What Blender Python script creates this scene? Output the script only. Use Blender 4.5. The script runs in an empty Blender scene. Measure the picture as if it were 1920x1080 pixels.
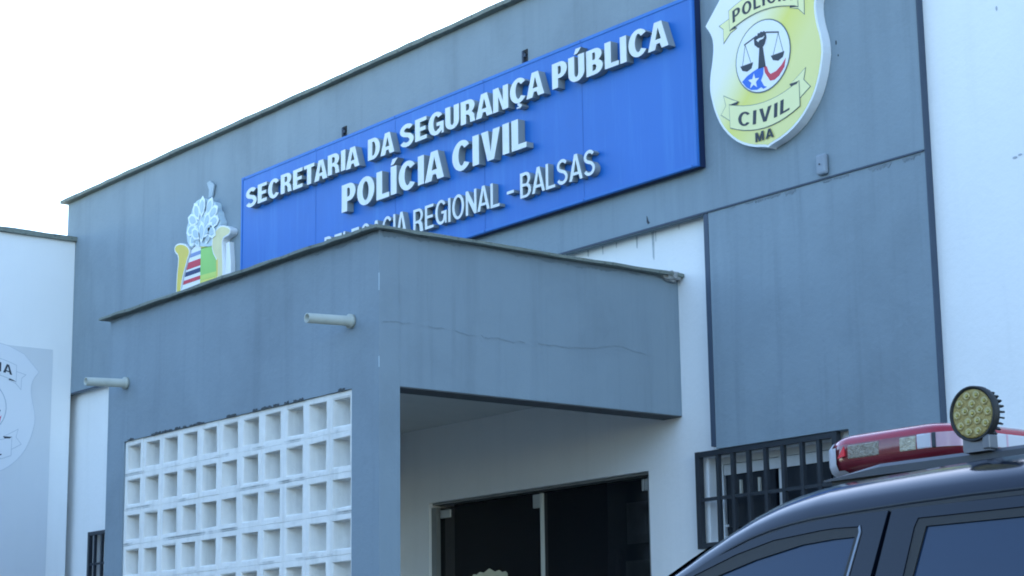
import bpy, bmesh, math, random
from mathutils import Vector, Matrix
from mathutils.geometry import tessellate_polygon
random.seed(7)
sc = bpy.context.scene
COL = sc.collection

# ------------------------------------------------------------------ camera
cam_d = bpy.data.cameras.new("camera"); cam = bpy.data.objects.new("camera", cam_d); COL.objects.link(cam)
_r = Vector((0.62060008, 0.78400076, -0.01408364)); _u = Vector((0.1694028, -0.11651601, 0.97863513)); _f = Vector((-0.76560972, 0.60972684, 0.20512176))
M = Matrix(((_r.x, _u.x, -_f.x, 7.7803), (_r.y, _u.y, -_f.y, -5.3739), (_r.z, _u.z, -_f.z, 1.3), (0, 0, 0, 1)))
cam.matrix_world = M
cam_d.sensor_width = 36.0; cam_d.lens = 36.0 * 3735.77 / 1920.0
cam_d.clip_start = 0.05; cam_d.clip_end = 3000
sc.camera = cam

# ------------------------------------------------------------------ sky, sun, exposure
SUN_EL, SUN_AZ = math.radians(27), math.radians(-38)      # azimuth from +Y, negative = to the left
w = bpy.data.worlds.new("World"); sc.world = w; w.use_nodes = True
nt = w.node_tree; nt.nodes.clear()
sky = nt.nodes.new('ShaderNodeTexSky'); sky.sky_type = 'NISHITA'; sky.sun_disc = False
sky.sun_elevation = SUN_EL; sky.sun_rotation = SUN_AZ
sky.air_density = 1.0; sky.dust_density = 0.3; sky.ozone_density = 2.1
bg = nt.nodes.new('ShaderNodeBackground'); bg.inputs[1].default_value = 0.14
ow = nt.nodes.new('ShaderNodeOutputWorld')
nt.links.new(sky.outputs[0], bg.inputs[0]); nt.links.new(bg.outputs[0], ow.inputs[0])
sd = bpy.data.lights.new("sun", 'SUN'); sd.energy = 2.2; sd.angle = math.radians(0.5); sd.color = (1, 0.93, 0.82)
so = bpy.data.objects.new("sun", sd); COL.objects.link(so)
dirv = Vector((math.sin(SUN_AZ) * math.cos(SUN_EL), math.cos(SUN_AZ) * math.cos(SUN_EL), math.sin(SUN_EL)))
so.rotation_euler = dirv.to_track_quat('Z', 'Y').to_euler(); so.location = (0, 0, 20)
vs = sc.view_settings; vs.view_transform = 'Standard'; vs.look = 'None'; vs.gamma = 1; vs.use_curve_mapping = False
vs.exposure = 2.28
sc.cycles.filter_width = 1.9

# ------------------------------------------------------------------ materials
def mat(name, col, rough=0.6, var=0.0, vscale=2.0, streak=0.0, streak_col=None, bump=0.0, bscale=60.0, metal=0.0,
        spec=0.5, coat=0.0, transm=0.0, alpha=1.0, speck=0.0):
    m = bpy.data.materials.new(name); m.use_nodes = True
    n = m.node_tree; b = n.nodes['Principled BSDF']; L = n.links.new
    b.inputs['Roughness'].default_value = rough; b.inputs['Metallic'].default_value = metal
    b.inputs['Specular IOR Level'].default_value = spec; b.inputs['Coat Weight'].default_value = coat
    b.inputs['Coat Roughness'].default_value = 0.03
    b.inputs['Transmission Weight'].default_value = transm; b.inputs['Alpha'].default_value = alpha
    geo = n.nodes.new('ShaderNodeNewGeometry')
    cur = None
    base = n.nodes.new('ShaderNodeRGB'); base.outputs[0].default_value = (*col, 1); cur = base.outputs[0]
    def noise(scale, detail=6, vec=(1, 1, 1)):
        mp = n.nodes.new('ShaderNodeMapping'); mp.inputs['Scale'].default_value = vec
        L(geo.outputs['Position'], mp.inputs['Vector'])
        t = n.nodes.new('ShaderNodeTexNoise'); t.inputs['Scale'].default_value = scale; t.inputs['Detail'].default_value = detail
        t.inputs['Roughness'].default_value = 0.62
        L(mp.outputs[0], t.inputs['Vector']); return t.outputs['Fac']
    def mixc(fac, a, c2, lo, hi, mx):
        mr = n.nodes.new('ShaderNodeMapRange'); mr.inputs['From Min'].default_value = lo; mr.inputs['From Max'].default_value = hi
        mr.inputs['To Max'].default_value = mx
        L(fac, mr.inputs['Value'])
        mi = n.nodes.new('ShaderNodeMix'); mi.data_type = 'RGBA'
        L(mr.outputs[0], mi.inputs['Factor']); L(a, mi.inputs['A'])
        mi.inputs['B'].default_value = (*c2, 1)
        return mi.outputs['Result']
    if var:
        dk = tuple(c * 0.62 for c in col); lt = tuple(min(1, c * 1.22 + 0.01) for c in col)
        cur = mixc(noise(vscale), cur, dk, 0.5, 0.75, var)
        cur = mixc(noise(vscale * 0.7, 3, (1.3, 1.1, .8)), cur, lt, 0.48, 0.72, var)
    if streak:
        sc2 = streak_col or tuple(c * 0.5 for c in col)
        cur = mixc(noise(3.0, 5, (2.2, 2.2, 0.12)), cur, sc2, 0.52, 0.78, streak)
        cur = mixc(noise(9.0, 4, (1.6, 1.6, 0.1)), cur, sc2, 0.56, 0.8, streak * .8)
    if speck:
        cur = mixc(noise(26.0, 5), cur, (0.05, 0.055, 0.05), 0.56, 0.68, speck)
    L(cur, b.inputs['Base Color'])
    if bump:
        bp = n.nodes.new('ShaderNodeBump'); bp.inputs['Strength'].default_value = bump; bp.inputs['Distance'].default_value = 0.01
        L(noise(bscale, 4), bp.inputs['Height']); L(bp.outputs[0], b.inputs['Normal'])
    return m

GREY = mat('grey_wall_paint', (0.218, 0.280, 0.322), 0.78, 0.45, 1.3, 0.30, bump=0.32, bscale=28)
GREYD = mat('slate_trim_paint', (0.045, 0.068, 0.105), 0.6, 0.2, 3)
WHITE = mat('white_wall_paint', (0.80, 0.81, 0.80), 0.8, 0.10, 1.6, 0.14, (0.56, 0.58, 0.56), bump=0.22, bscale=24)
WHITE2 = mat('white_block_paint', (0.82, 0.81, 0.76), 0.8, 0.22, 11, 0.42, (0.42, 0.43, 0.39), bump=0.5, bscale=35)
PANELG = mat('pale_grey_paint', (0.62, 0.65, 0.67), 0.8, 0.08, 3, 0.06)
COPING = mat('mossy_concrete', (0.19, 0.215, 0.185), 0.9, 0.5, 12, 0, bump=0.6, bscale=60, speck=0.6)
CONC = mat('weathered_concrete', (0.33, 0.34, 0.33), 0.9, 0.4, 8, 0.2, bump=0.5)
GRIME = mat('dark_grime', (0.05, 0.06, 0.065), 0.9, 0.6, 20)
SIGNB = mat('sign_blue', (0.005, 0.125, 0.475), 0.45, 0.3, 1.2, 0.60, (0.04, 0.22, 0.58), coat=0.0)
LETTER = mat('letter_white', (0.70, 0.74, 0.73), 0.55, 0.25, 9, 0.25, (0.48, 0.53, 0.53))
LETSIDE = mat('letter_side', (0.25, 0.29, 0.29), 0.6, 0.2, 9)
DARK = mat('opening_black', (0.012, 0.014, 0.016), 0.8)
INK = mat('print_black', (0.03, 0.04, 0.055), 0.6)
INKL = mat('print_line', (0.13, 0.17, 0.17), 0.6)
PWHITE = mat('print_white', (0.78, 0.81, 0.82), 0.5)
PBLUE = mat('print_blue', (0.02, 0.14, 0.60), 0.5)
PRED = mat('print_red', (0.55, 0.04, 0.07), 0.5)
PYEL = mat('print_pale_yellow', (0.80, 0.78, 0.40), 0.5, 0.08, 6)
YEL = mat('cut_out_yellow', (0.70, 0.56, 0.10), 0.55, 0.15, 6)
GRN = mat('cut_out_green', (0.28, 0.58, 0.14), 0.5, 0.2, 5)
SILV = mat('pale_silver', (0.50, 0.62, 0.67), 0.5, 0.25, 22, bump=0.3, bscale=50)
SILVD = mat('silver_outline', (0.76, 0.84, 0.86), 0.45)
IRON = mat('black_iron', (0.022, 0.028, 0.036), 0.5, 0.3, 20)
ALU = mat('white_aluminium', (0.62, 0.64, 0.64), 0.45)
STEEL = mat('brushed_steel', (0.42, 0.44, 0.43), 0.35, metal=0.6)
DGLASS = mat('dark_tinted_glass', (0.004, 0.006, 0.010), 0.05, spec=0.22, alpha=0.55)
WGLASS = mat('grey_window_glass', (0.014, 0.020, 0.026), 0.12, spec=0.35)
PVC = mat('aged_pvc', (0.42, 0.45, 0.40), 0.5, 0.35, 14, 0.0)
CREAM = mat('cream_sticker', (0.62, 0.60, 0.42), 0.6)
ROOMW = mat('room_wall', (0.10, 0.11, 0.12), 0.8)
ASPH = mat('asphalt', (0.055, 0.055, 0.055), 0.9, 0.4, 3, bump=0.5, bscale=90)
PAVE = mat('paving', (0.34, 0.32, 0.28), 0.9, 0.4, 2.5, bump=0.3)
PAINT = mat('black_car_paint', (0.005, 0.009, 0.019), 0.13, spec=0.42)
CGLASS = mat('car_tinted_glass', (0.006, 0.026, 0.066), 0.03, spec=0.5)
RUB = mat('black_rubber', (0.016, 0.018, 0.018), 0.6)
CPLAST = mat('grey_car_plastic', (0.040, 0.050, 0.064), 0.45)
EDGE_HI = mat('edge_highlight', (0.20, 0.22, 0.25), 0.35, metal=0.8)
TYRE = mat('tyre', (0.02, 0.02, 0.02), 0.85)
REDL = mat('red_lens', (0.34, 0.010, 0.028), 0.15, coat=0.3)
REDD = mat('dark_red_lens', (0.15, 0.014, 0.024), 0.2, 0.5, 18, coat=0.2)
CLEAR = mat('frosted_clear_lens', (0.62, 0.62, 0.66), 0.2, coat=0.6)
PINKL = mat('pink_clear_lens', (0.62, 0.40, 0.47), 0.2, coat=0.6)
REFL = mat('led_reflector', (0.30, 0.27, 0.21), 0.3, 0.9, 90, metal=0.3, bump=.8, bscale=150)
REFC = mat('spot_reflector', (0.38, 0.295, 0.10), 0.5, 0.5, 60, metal=0.3, bump=.5, bscale=120)

FAINT = mat('faint_mark', (.40, .43, .47), .8)

# ------------------------------------------------------------------ helpers
def tag(o, label=None, cat=None, group=None, kind=None):
    if label: o['label'] = label
    if cat: o['category'] = cat
    if group: o['group'] = group
    if kind: o['kind'] = kind
    return o
def empty(name, loc, label, cat, group=None):
    o = bpy.data.objects.new(name, None); COL.objects.link(o); o.location = loc; o.empty_display_size = .2
    return tag(o, label, cat, group)
def link(name, bm, mats, parent=None, smooth=False, recalc=True):
    if recalc: bmesh.ops.recalc_face_normals(bm, faces=bm.faces)
    me = bpy.data.meshes.new(name); bm.to_mesh(me); bm.free()
    if not isinstance(mats, (list, tuple)): mats = [mats]
    for m in mats: me.materials.append(m)
    if smooth:
        for p in me.polygons: p.use_smooth = True
    o = bpy.data.objects.new(name, me); COL.objects.link(o)
    if parent:
        o.parent = parent
        o.matrix_parent_inverse = Matrix.Translation(-parent.location if parent.type == 'EMPTY' else (0, 0, 0))
    return o
def box(bm, x0, x1, y0, y1, z0, z1, mi=0, bev=0.0):
    vs_ = [bm.verts.new((x, y, z)) for x in (x0, x1) for y in (y0, y1) for z in (z0, z1)]
    fs = [(0, 1, 3, 2), (4, 6, 7, 5), (0, 4, 5, 1), (2, 3, 7, 6), (0, 2, 6, 4), (1, 5, 7, 3)]
    faces = []
    for f in fs:
        fc = bm.faces.new([vs_[i] for i in f]); fc.material_index = mi; faces.append(fc)
    if bev:
        es = list({e for f in faces for e in f.edges})
        r = bmesh.ops.bevel(bm, geom=es, offset=bev, segments=2, affect='EDGES', profile=0.5)
        for f in r['faces']: f.material_index = mi
    return faces
def plate(bm, outer, fn, t, holes=(), mi=0, si=None):
    """flat piece: 2-D outline (u, v) with holes; fn(u, v, d) -> 3-D point, d = distance behind the front face"""
    loops = [list(outer)] + [list(h) for h in holes]
    flat = [p for l in loops for p in l]
    tris = tessellate_polygon([[Vector((p[0], p[1], 0)) for p in l] for l in loops])
    fv = [bm.verts.new(fn(p[0], p[1], 0)) for p in flat]; bv = [bm.verts.new(fn(p[0], p[1], t)) for p in flat]
    for a, b, c in tris:
        for vv in ((fv[a], fv[b], fv[c]), (bv[c], bv[b], bv[a])):
            try: bm.faces.new(vv).material_index = mi
            except ValueError: pass
    i0 = 0
    for l in loops:
        n = len(l)
        for i in range(n):
            a, b = i0 + i, i0 + (i + 1) % n
            try: bm.faces.new((fv[a], fv[b], bv[b], bv[a])).material_index = mi if si is None else si
            except ValueError: pass
        i0 += n
def rect(a, b, c, d): return [(a, c), (b, c), (b, d), (a, d)]
def front(y): return lambda u, v, d: (u, y + d, v)            # faces -Y
def right(x): return lambda u, v, d: (x - d, u, v)            # faces +X, u = Y
def cyl(bm, a, b, r0, r1=None, n=20, mi=0, caps=True):
    a = Vector(a); b = Vector(b); r1 = r0 if r1 is None else r1
    ax = (b - a).normalized(); s = ax.orthogonal().normalized(); t = ax.cross(s)
    A = []; B = []
    for i in range(n):
        c = math.cos(2 * math.pi * i / n); q = math.sin(2 * math.pi * i / n)
        A.append(bm.verts.new(a + (s * c + t * q) * r0)); B.append(bm.verts.new(b + (s * c + t * q) * r1))
    for i in range(n):
        f = bm.faces.new((A[i], A[(i + 1) % n], B[(i + 1) % n], B[i])); f.material_index = mi; f.smooth = True
    if caps:
        bm.faces.new(A[::-1]).material_index = mi; bm.faces.new(B).material_index = mi
def offset_poly(pts, d):
    """grow an outline outwards by d"""
    n = len(pts); area = sum(pts[i][0] * pts[(i + 1) % n][1] - pts[(i + 1) % n][0] * pts[i][1] for i in range(n))
    sg = 1 if area > 0 else -1; out = []
    for i in range(n):
        p0 = Vector(pts[i - 1]); p1 = Vector(pts[i]); p2 = Vector(pts[(i + 1) % n])
        e1 = (p1 - p0).normalized(); e2 = (p2 - p1).normalized()
        n1 = Vector((e1.y, -e1.x)) * sg; n2 = Vector((e2.y, -e2.x)) * sg
        k = n1 + n2
        k = k / max(0.35, k.length_squared / 2) if k.length > 1e-6 else n1
        q = p1 + k * d; out.append((q.x, q.y))
    return out
def circle(cx, cy, rx, ry=None, n=40):
    ry = ry or rx
    return [(cx + rx * math.cos(2 * math.pi * i / n), cy + ry * math.sin(2 * math.pi * i / n)) for i in range(n)]

# heavy grotesque capitals drawn as outlines; cap height 1, x from 0
def arc_pts(cx, cy, rx, ry, a0, a1, n=12):
    return [(cx + rx * math.cos(math.radians(a0 + (a1 - a0) * i / n)), cy + ry * math.sin(math.radians(a0 + (a1 - a0) * i / n))) for i in range(n + 1)]
def stroke_poly(pts, w):
    L_, R_ = [], []
    for i, p in enumerate(pts):
        q0 = Vector(pts[max(0, i - 1)]); q1 = Vector(pts[min(len(pts) - 1, i + 1)]); d = (q1 - q0).normalized(); n = Vector((-d.y, d.x)) * w / 2
        L_.append((p[0] + n.x, p[1] + n.y)); R_.append((p[0] - n.x, p[1] - n.y))
    return L_ + R_[::-1]
def make_glyphs(s, h):
    """s: stem width, h: width of horizontal strokes -> {char: (advance width, [(outline, [holes])])}"""
    G = {}
    G['I'] = (s, [([(0, 0), (s, 0), (s, 1), (0, 1)], [])])
    G['L'] = (.50, [([(0, 0), (.50, 0), (.50, h), (s, h), (s, 1), (0, 1)], [])])
    G['E'] = (.53, [([(0, 0), (.53, 0), (.53, h), (s, h), (s, .5 - h / 2), (.48, .5 - h / 2), (.48, .5 + h / 2), (s, .5 + h / 2), (s, 1 - h), (.52, 1 - h), (.52, 1), (0, 1)], [])])
    G['T'] = (.56, [([(.28 - s / 2, 0), (.28 + s / 2, 0), (.28 + s / 2, 1 - h), (.56, 1 - h), (.56, 1), (0, 1), (0, 1 - h), (.28 - s / 2, 1 - h)], [])])
    G['-'] = (.30, [([(0, .32), (.30, .32), (.30, .32 + h), (0, .32 + h)], [])])
    k = s * .98
    G['V'] = (.66, [([(.33 - k * .52, 0), (.33 + k * .52, 0), (.66, 1), (.66 - k * 1.1, 1), (.33, .27), (k * 1.1, 1), (0, 1)], [])])
    ah = .20
    G['A'] = (.70, [([(0, 0), (k * 1.08, 0), (k * 1.08 + .055, ah), (.70 - k * 1.08 - .055, ah), (.70 - k * 1.08, 0), (.70, 0), (.35 + k * .56, 1), (.35 - k * .56, 1)], [[(.35 - .125 + s * .12, ah + h * .92), (.35 + .125 - s * .12, ah + h * .92), (.35, .80)]])])
    G['N'] = (.62, [([(0, 0), (s * .95, 0), (s * .95, .62), (.62 - s, 0), (.62, 0), (.62, 1), (.62 - s * .95, 1), (.62 - s * .95, .38), (s, 1), (0, 1)], [])])
    G['M'] = (.74, [([(0, 0), (s * .9, 0), (s * .9, .70), (.37 - s * .42, 0), (.37 + s * .42, 0), (.74 - s * .9, .70), (.74 - s * .9, 0), (.74, 0), (.74, 1), (.74 - s * 1.15, 1), (.37, .34), (s * 1.15, 1), (0, 1)], [])])
    G['D'] = (.62, [([(0, 0), (.28, 0)] + arc_pts(.28, .5, .34, .5, -90, 90, 16) + [(0, 1)], [[(s, h)] + [(.27, h)] + arc_pts(.27, .5, .35 - s, .5 - h, -90, 90, 14)[1:] + [(s, 1 - h)]])])
    G['P'] = (.57, [([(0, 0), (s, 0), (s, .36), (.31, .36)] + arc_pts(.31, .68, .26, .32, -90, 90, 12)[1:] + [(0, 1)], [[(s, .36 + h * .95)] + arc_pts(.30, .68, .27 - s, .32 - h * .95, -90, 90, 10) + [(s, 1 - h * .95)]])])
    G['R'] = (.62, [([(0, 0), (s, 0), (s, .39), (.27, .39), (.35, .34), (.385, .24), (.405, 0), (.62, 0), (.60, .06), (.575, .28), (.53, .38), (.47, .435)] + arc_pts(.33, .71, .265, .29, -52, 90, 10) + [(0, 1)], [[(s, .39 + h * .95)] + arc_pts(.31, .695, .285 - s, .305 - h * .95, -90, 90, 10) + [(s, 1 - h * .95)]])])
    G['B'] = (.60, [([(0, 0), (.32, 0)] + arc_pts(.32, .275, .28, .275, -90, 62, 10)[1:] + arc_pts(.31, .745, .255, .255, -52, 90, 10) + [(0, 1)],
                     [[(s, h * .9)] + arc_pts(.30, .275, .29 - s, .275 - h * .9, -90, 90, 8) + [(s, .55 - h * .9)], [(s, .58)] + arc_pts(.30, .745 - .03, .255 - s, .285 - .13 - (h - .15) * .5, -90, 90, 8) + [(s, .85)]])])
    G['O'] = (.70, [(arc_pts(.35, .5, .35, .515, 0, 345, 23), [arc_pts(.35, .5, .35 - s, .515 - h, 0, 340, 17)])])
    m = (s + h) / 2
    G['C'] = (.65, [(arc_pts(.345, .5, .345, .515, 38, 322, 24) + arc_pts(.345, .5, .345 - s, .515 - h, 318, 42, 20), [])])
    G['G'] = (.68, [(arc_pts(.345, .5, .345, .515, 38, 318, 22) + [(.585, 0), (.68, 0), (.68, .53), (.37, .53), (.37, .53 - h * .95), (.52, .53 - h * .95), (.49, .25)] + arc_pts(.345, .5, .345 - s, .515 - h, 305, 42, 18), [])])
    G['U'] = (.60, [([(0, 1), (0, .36)] + arc_pts(.30, .33, .30, .345, 180, 360, 16)[1:-1] + [(.60, .36), (.60, 1), (.60 - s, 1), (.60 - s, .36)] + arc_pts(.30, .33, .30 - s, .345 - h, 360, 180, 12)[1:-1] + [(s, .36), (s, 1)], [])])
    sp = arc_pts(.30, .725, .215, .205, 25, 200, 9) + [(.13, .61), (.20, .555), (.30, .515), (.40, .475), (.465, .41)] + arc_pts(.30, .275, .225, .205, 20, -160, 10)
    G['S'] = (.61, [(stroke_poly(sp, m * .98), [])])
    G['Ç'] = (.65, G['C'][1] + [([(.30, -.025), (.40, -.025), (.385, -.075), (.46, -.105), (.47, -.18), (.40, -.235), (.27, -.225), (.26, -.175), (.36, -.175), (.375, -.145), (.31, -.125)], [])])
    G['Í'] = (s, G['I'][1] + [([(.00, 1.06), (.11, 1.06), (.27, 1.26), (.07, 1.26)], [])])
    G['Ú'] = (.60, G['U'][1] + [([(.22, 1.06), (.34, 1.06), (.49, 1.26), (.29, 1.26)], [])])
    return G
FONTS = {'heavy': make_glyphs(.225, .172), 'medium': make_glyphs(.135, .115), 'print': make_glyphs(.17, .14)}
def gw(ch, font): return FONTS[font][ch][0]
def letter_bm(ch, font, place, depth, mi_side=1):
    """place(lx, ly, d): lx, ly in glyph units, ly 0..1 over the cap height"""
    bm = bmesh.new()
    for outer, holes in FONTS[font][ch][1]: plate(bm, outer, lambda u, v, d: place(u, v, d), depth, holes=holes, mi=0, si=mi_side)
    return bm
def text_line(parent, name, words, zb, h0, h1, y, depth, bold, gap, mats, jit=0.0, ubase=None, mapper=None, lab=None):
    """words: (text, x0, x1). One mesh per letter."""
    X0 = words[0][1]; X1 = words[-1][2]
    for text, a, b in words:
        ws = [gw(c, bold) for c in text]; gs = [gap - (.05 if 'A' in text[i:i + 2] else 0) - (.02 if text[i] in 'LTPÇ' else 0) for i in range(len(ws) - 1)] + [0]; tot = sum(ws) + sum(gs); sx = (b - a) / tot
        x = a
        for c, wd, gp in zip(text, ws, gs):
            t = (x - X0) / (X1 - X0); h = h0 + (h1 - h0) * t
            dz = random.uniform(-jit, jit); rot = random.uniform(-jit, jit) * 2.0
            def place(lx, ly, d, x=x, h=h, dz=dz, rot=rot):
                u = x + lx * sx; v = zb + dz + ly * h + rot * lx * sx
                return (u, y + d, v) if mapper is None else mapper(u, v, d)
            o = link(name, letter_bm(c, bold, place, depth), mats, parent)
            if lab: o['label'] = lab % c
            x += (wd + gp) * sx

# ------------------------------------------------------------------ ground
D = 1.985; F = 1.915; ZC = 1.287
bm = bmesh.new(); box(bm, -400, 400, -400, 400, -0.3, 0.0); tag(link('ground', bm, mat('dry_earth', (0.11, 0.10, 0.08), 0.95, 0.5, .4)), kind='structure')
bm = bmesh.new(); box(bm, -120, 120, -11, -0.42, 0.004, 0.008); tag(link('road', bm, ASPH), kind='structure')
bm = bmesh.new(); box(bm, -7.2, 30, -0.40, 1.98, 0.004, 0.13, bev=.01); tag(link('pavement', bm, PAVE), kind='structure')

# ------------------------------------------------------------------ unseen trees added behind the camera to block low sky
ADDED_LEAF = mat('added_tree_leaf_green', (.035, .06, .022), .7, .5, 1.5); ADDED_BARK = mat('added_tree_bark', (.10, .08, .06), .9, .4, 6)
rt = random.Random(21)
bm = bmesh.new()
for k in range(9000):
    cl = k % 26; rc_ = random.Random(cl); c = Vector((rc_.gauss(0, 1.35), rc_.gauss(0, 1.2), 3.6 + rc_.uniform(-1.7, 1.9)))
    p = c + Vector((rt.gauss(0, .55), rt.gauss(0, .55), rt.gauss(0, .42))); s_ = rt.uniform(.06, .14)
    a = Vector((rt.gauss(0, 1), rt.gauss(0, 1), rt.gauss(0, 1))).normalized(); b_ = a.orthogonal().normalized()
    bm.faces.new([bm.verts.new(p + a * s_), bm.verts.new(p + b_ * s_ * .6), bm.verts.new(p - a * s_), bm.verts.new(p - b_ * s_ * .6)])
crown0 = None
SPOTS = [(-17, -19.5), (-11.5, -20.5), (-6, -19.2), (-.5, -20.2), (5, -19.4), (10.5, -20.3), (16.5, -18.5), (22.5, -17.5)]
for i, (x, ty) in enumerate(SPOTS):
    tr = empty('sky_block_tree', (x, ty, 0), 'leafy green tree added unseen across the road to block low sky', 'tree', 'added trees blocking low sky')
    if crown0 is None:
        crown0 = link('crown', bm, ADDED_LEAF, tr, recalc=False); crown0.matrix_parent_inverse = Matrix()
        bm = bmesh.new(); cyl(bm, (0, 0, 0), (.1, 0, 2.4), .17, .12, 12); cyl(bm, (.1, 0, 2.35), (-.9, .4, 4.6), .10, .03, 8); cyl(bm, (.1, 0, 2.3), (1.0, -.3, 4.9), .10, .03, 8); cyl(bm, (.1, 0, 2.38), (.1, .5, 5.6), .10, .03, 8)
        trunk0 = link('trunk', bm, ADDED_BARK, tr); trunk0.matrix_parent_inverse = Matrix()
    else:
        for src in (crown0, trunk0):
            c = src.copy(); COL.objects.link(c); c.parent = tr; c.matrix_parent_inverse = Matrix()
    tr.rotation_euler = (0, 0, rt.uniform(0, 6.28)); tr.scale = (1.25, 1.25, 1.35) if i > 5 else (1.0, 1.0, .95)

# ------------------------------------------------------------------ police building
B = empty('police_building', (0, 2.0, 0), 'grey and white station building with a tall grey fascia behind the porch', 'building')
FZ0 = 2.5916 + ZC; FT = 4.275 + ZC; XL, XR = -7.415, 1.81
wx0, wx1, wz0, wz1 = 0.19, 1.105, 2.12, 2.57
dx0, dx1, dz1 = -2.328, -0.283, 2.549
lw0, lw1, lwz0, lwz1 = -6.86, -5.6, 1.7, 2.68
bm = bmesh.new()
plate(bm, [(XL + .02, 0.13), (dx0, 0.13), (dx0, dz1), (dx1, dz1), (dx1, 0.13), (9.5, 0.13), (9.5, 5.35), (XL + .02, 5.35)], front(D), 0.2,
      holes=[rect(wx0, wx1, wz0, wz1), rect(lw0, lw1, lwz0, lwz1)])
box(bm, XL + .02, XL + .22, D + .2, 9, 0.13, 5.35); box(bm, 9.3, 9.5, D + .2, 9, 0.13, 5.35); box(bm, XL + .22, 9.3, 8.8, 9, .13, 5.35)
link('wall', bm, WHITE, B)
bm = bmesh.new(); box(bm, XL + .22, 9.3, D + .2, 8.8, 5.0, 5.15); link('roof', bm, CONC, B)
bm = bmesh.new(); box(bm, XL, XR, F, D - .001, FZ0, FT - .034, bev=.004); link('fascia', bm, GREY, B)
# coping with a slightly worn edge
def coping_bm(x0, x1, y0, y1, z0, z1, seg=0.12, rag=0.004):
    bm = bmesh.new(); nx = max(1, int((x1 - x0) / seg)); ny = max(1, int((y1 - y0) / seg))
    ring = [(x0 + (x1 - x0) * i / nx, y0) for i in range(nx)] + [(x1, y0 + (y1 - y0) * i / ny) for i in range(ny)] + \
           [(x1 - (x1 - x0) * i / nx, y1) for i in range(nx)] + [(x0, y1 - (y1 - y0) * i / ny) for i in range(ny)]
    def R(): return random.uniform(-rag, rag)
    n = len(ring); jit = [(R(), R()) for _ in ring]
    lay = []
    for z, ins in ((z0, 0.0), (z0 + (z1 - z0) * .8, 0.0), (z1, 0.008)):
        cx, cy = (x0 + x1) / 2, (y0 + y1) / 2
        lay.append([bm.verts.new((p[0] + j[0] + (ins if p[0] < cx else -ins) * (p[0] in (x0, x1)), p[1] + j[1] + (ins if p[1] < cy else -ins) * (p[1] in (y0, y1)), z + R() * .6)) for p, j in zip(ring, jit)])
    for k in range(2):
        for i in range(n): bm.faces.new((lay[k][i], lay[k][(i + 1) % n], lay[k + 1][(i + 1) % n], lay[k + 1][i]))
    bm.faces.new(lay[0][::-1]); bm.faces.new(lay[2])
    return bm
link('fascia_coping', coping_bm(XL - .045, XR + .05, F - .05, F + .32, FT - .033, FT), COPING, B)
bm = bmesh.new(); box(bm, XR + .055, 9.54, D - .06, D + .27, 5.352, 5.40); link('wall_coping', bm, COPING, B)
bm = bmesh.new(); box(bm, XR + .001, 9.5, F + .046, D - .001, .135, 5.35); link('wall', bm, WHITE, B)
# grey pilaster panel below the fascia, its trims
bm = bmesh.new()
plate(bm, [(.318, 2.60), (1.24, 2.60), (1.24, .135), (XR, .135), (XR, FZ0 - .006), (.318, FZ0 - .006)], front(F + .006), D - .001 - F - .006)
link('grey_panel', bm, GREY, B)
bm = bmesh.new(); box(bm, .282, .316, F + .004, D - .001, 2.615, FZ0 - .002); link('panel_trim', bm, GREYD, B)
bm = bmesh.new(); box(bm, XR + .001, XR + .007, F + .003, F + .0455, .135, FT - .036); link('edge_trim', bm, GREYD, B)
# shadow gap along the bottom edge of the fascia and ragged paint under it
bm = bmesh.new(); box(bm, -7.40, XR - .004, F - .002, F + .012, FZ0 - .006, FZ0 + .002); link('shadow_gap_strip', bm, GREYD, B)
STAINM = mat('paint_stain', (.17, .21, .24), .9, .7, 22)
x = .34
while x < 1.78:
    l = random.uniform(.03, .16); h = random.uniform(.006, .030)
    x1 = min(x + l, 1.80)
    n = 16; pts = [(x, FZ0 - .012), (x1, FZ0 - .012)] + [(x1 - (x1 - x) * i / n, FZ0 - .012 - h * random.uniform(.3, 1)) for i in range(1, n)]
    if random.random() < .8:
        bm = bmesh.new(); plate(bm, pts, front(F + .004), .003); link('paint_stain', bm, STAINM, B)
    x = x1 + random.uniform(.0, .03)
# rain streaks running down from the soffit on the white wall
RAINM = mat('rain_streak', (.42, .46, .48), .9, .5, 20)
for xx, l, wd in ((-.62, .05, .008), (-.50, .035, .006), (-.33, .07, .012), (-.20, .16, .02), (-.17, .06, .006), (-.75, .04, .01), (.02, .03, .006)):
    bm = bmesh.new(); plate(bm, [(xx, FZ0 - .004), (xx + wd, FZ0 - .004), (xx + wd * .7, FZ0 - .004 - l), (xx + wd * .3, FZ0 - .004 - l * .9)], front(D - .003), .002); link('rain_streak', bm, RAINM, B)
for sx, sz in ((-3.205, 5.115), (-1.232, 5.125)):
    bm = bmesh.new(); box(bm, sx, sx + .048, F - .004, F + .05, sz, sz + .08)
    o = link('wall_slot', bm, DARK, B)
    bm = bmesh.new(); box(bm, sx + .012, sx + .022, F - .02, F - .005, sz - .01, sz + .07); box(bm, sx + .0225, sx + .038, F - .016, F - .006, sz + .03, sz + .05)
    link('bracket', bm, GREYD, o)
bm = bmesh.new(); box(bm, 1.137, 1.203, F - .03, F - .0015, 3.892, 4.0, bev=.012); o = link('junction_box', bm, mat('grey_plastic', (.24, .29, .34), .6, .2, 20), B)
bm = bmesh.new(); cyl(bm, (1.166, F - .034, 3.946), (1.166, F - .028, 3.946), .0045, n=8); link('screw', bm, INK, o)
bm = bmesh.new(); plate(bm, [(-.158, 3.95), (-.15, 3.925), (-.138, 3.908), (-.15, 3.902), (-.16, 3.915)], front(F - .004), .003); link('chip', bm, INK, B)
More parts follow.
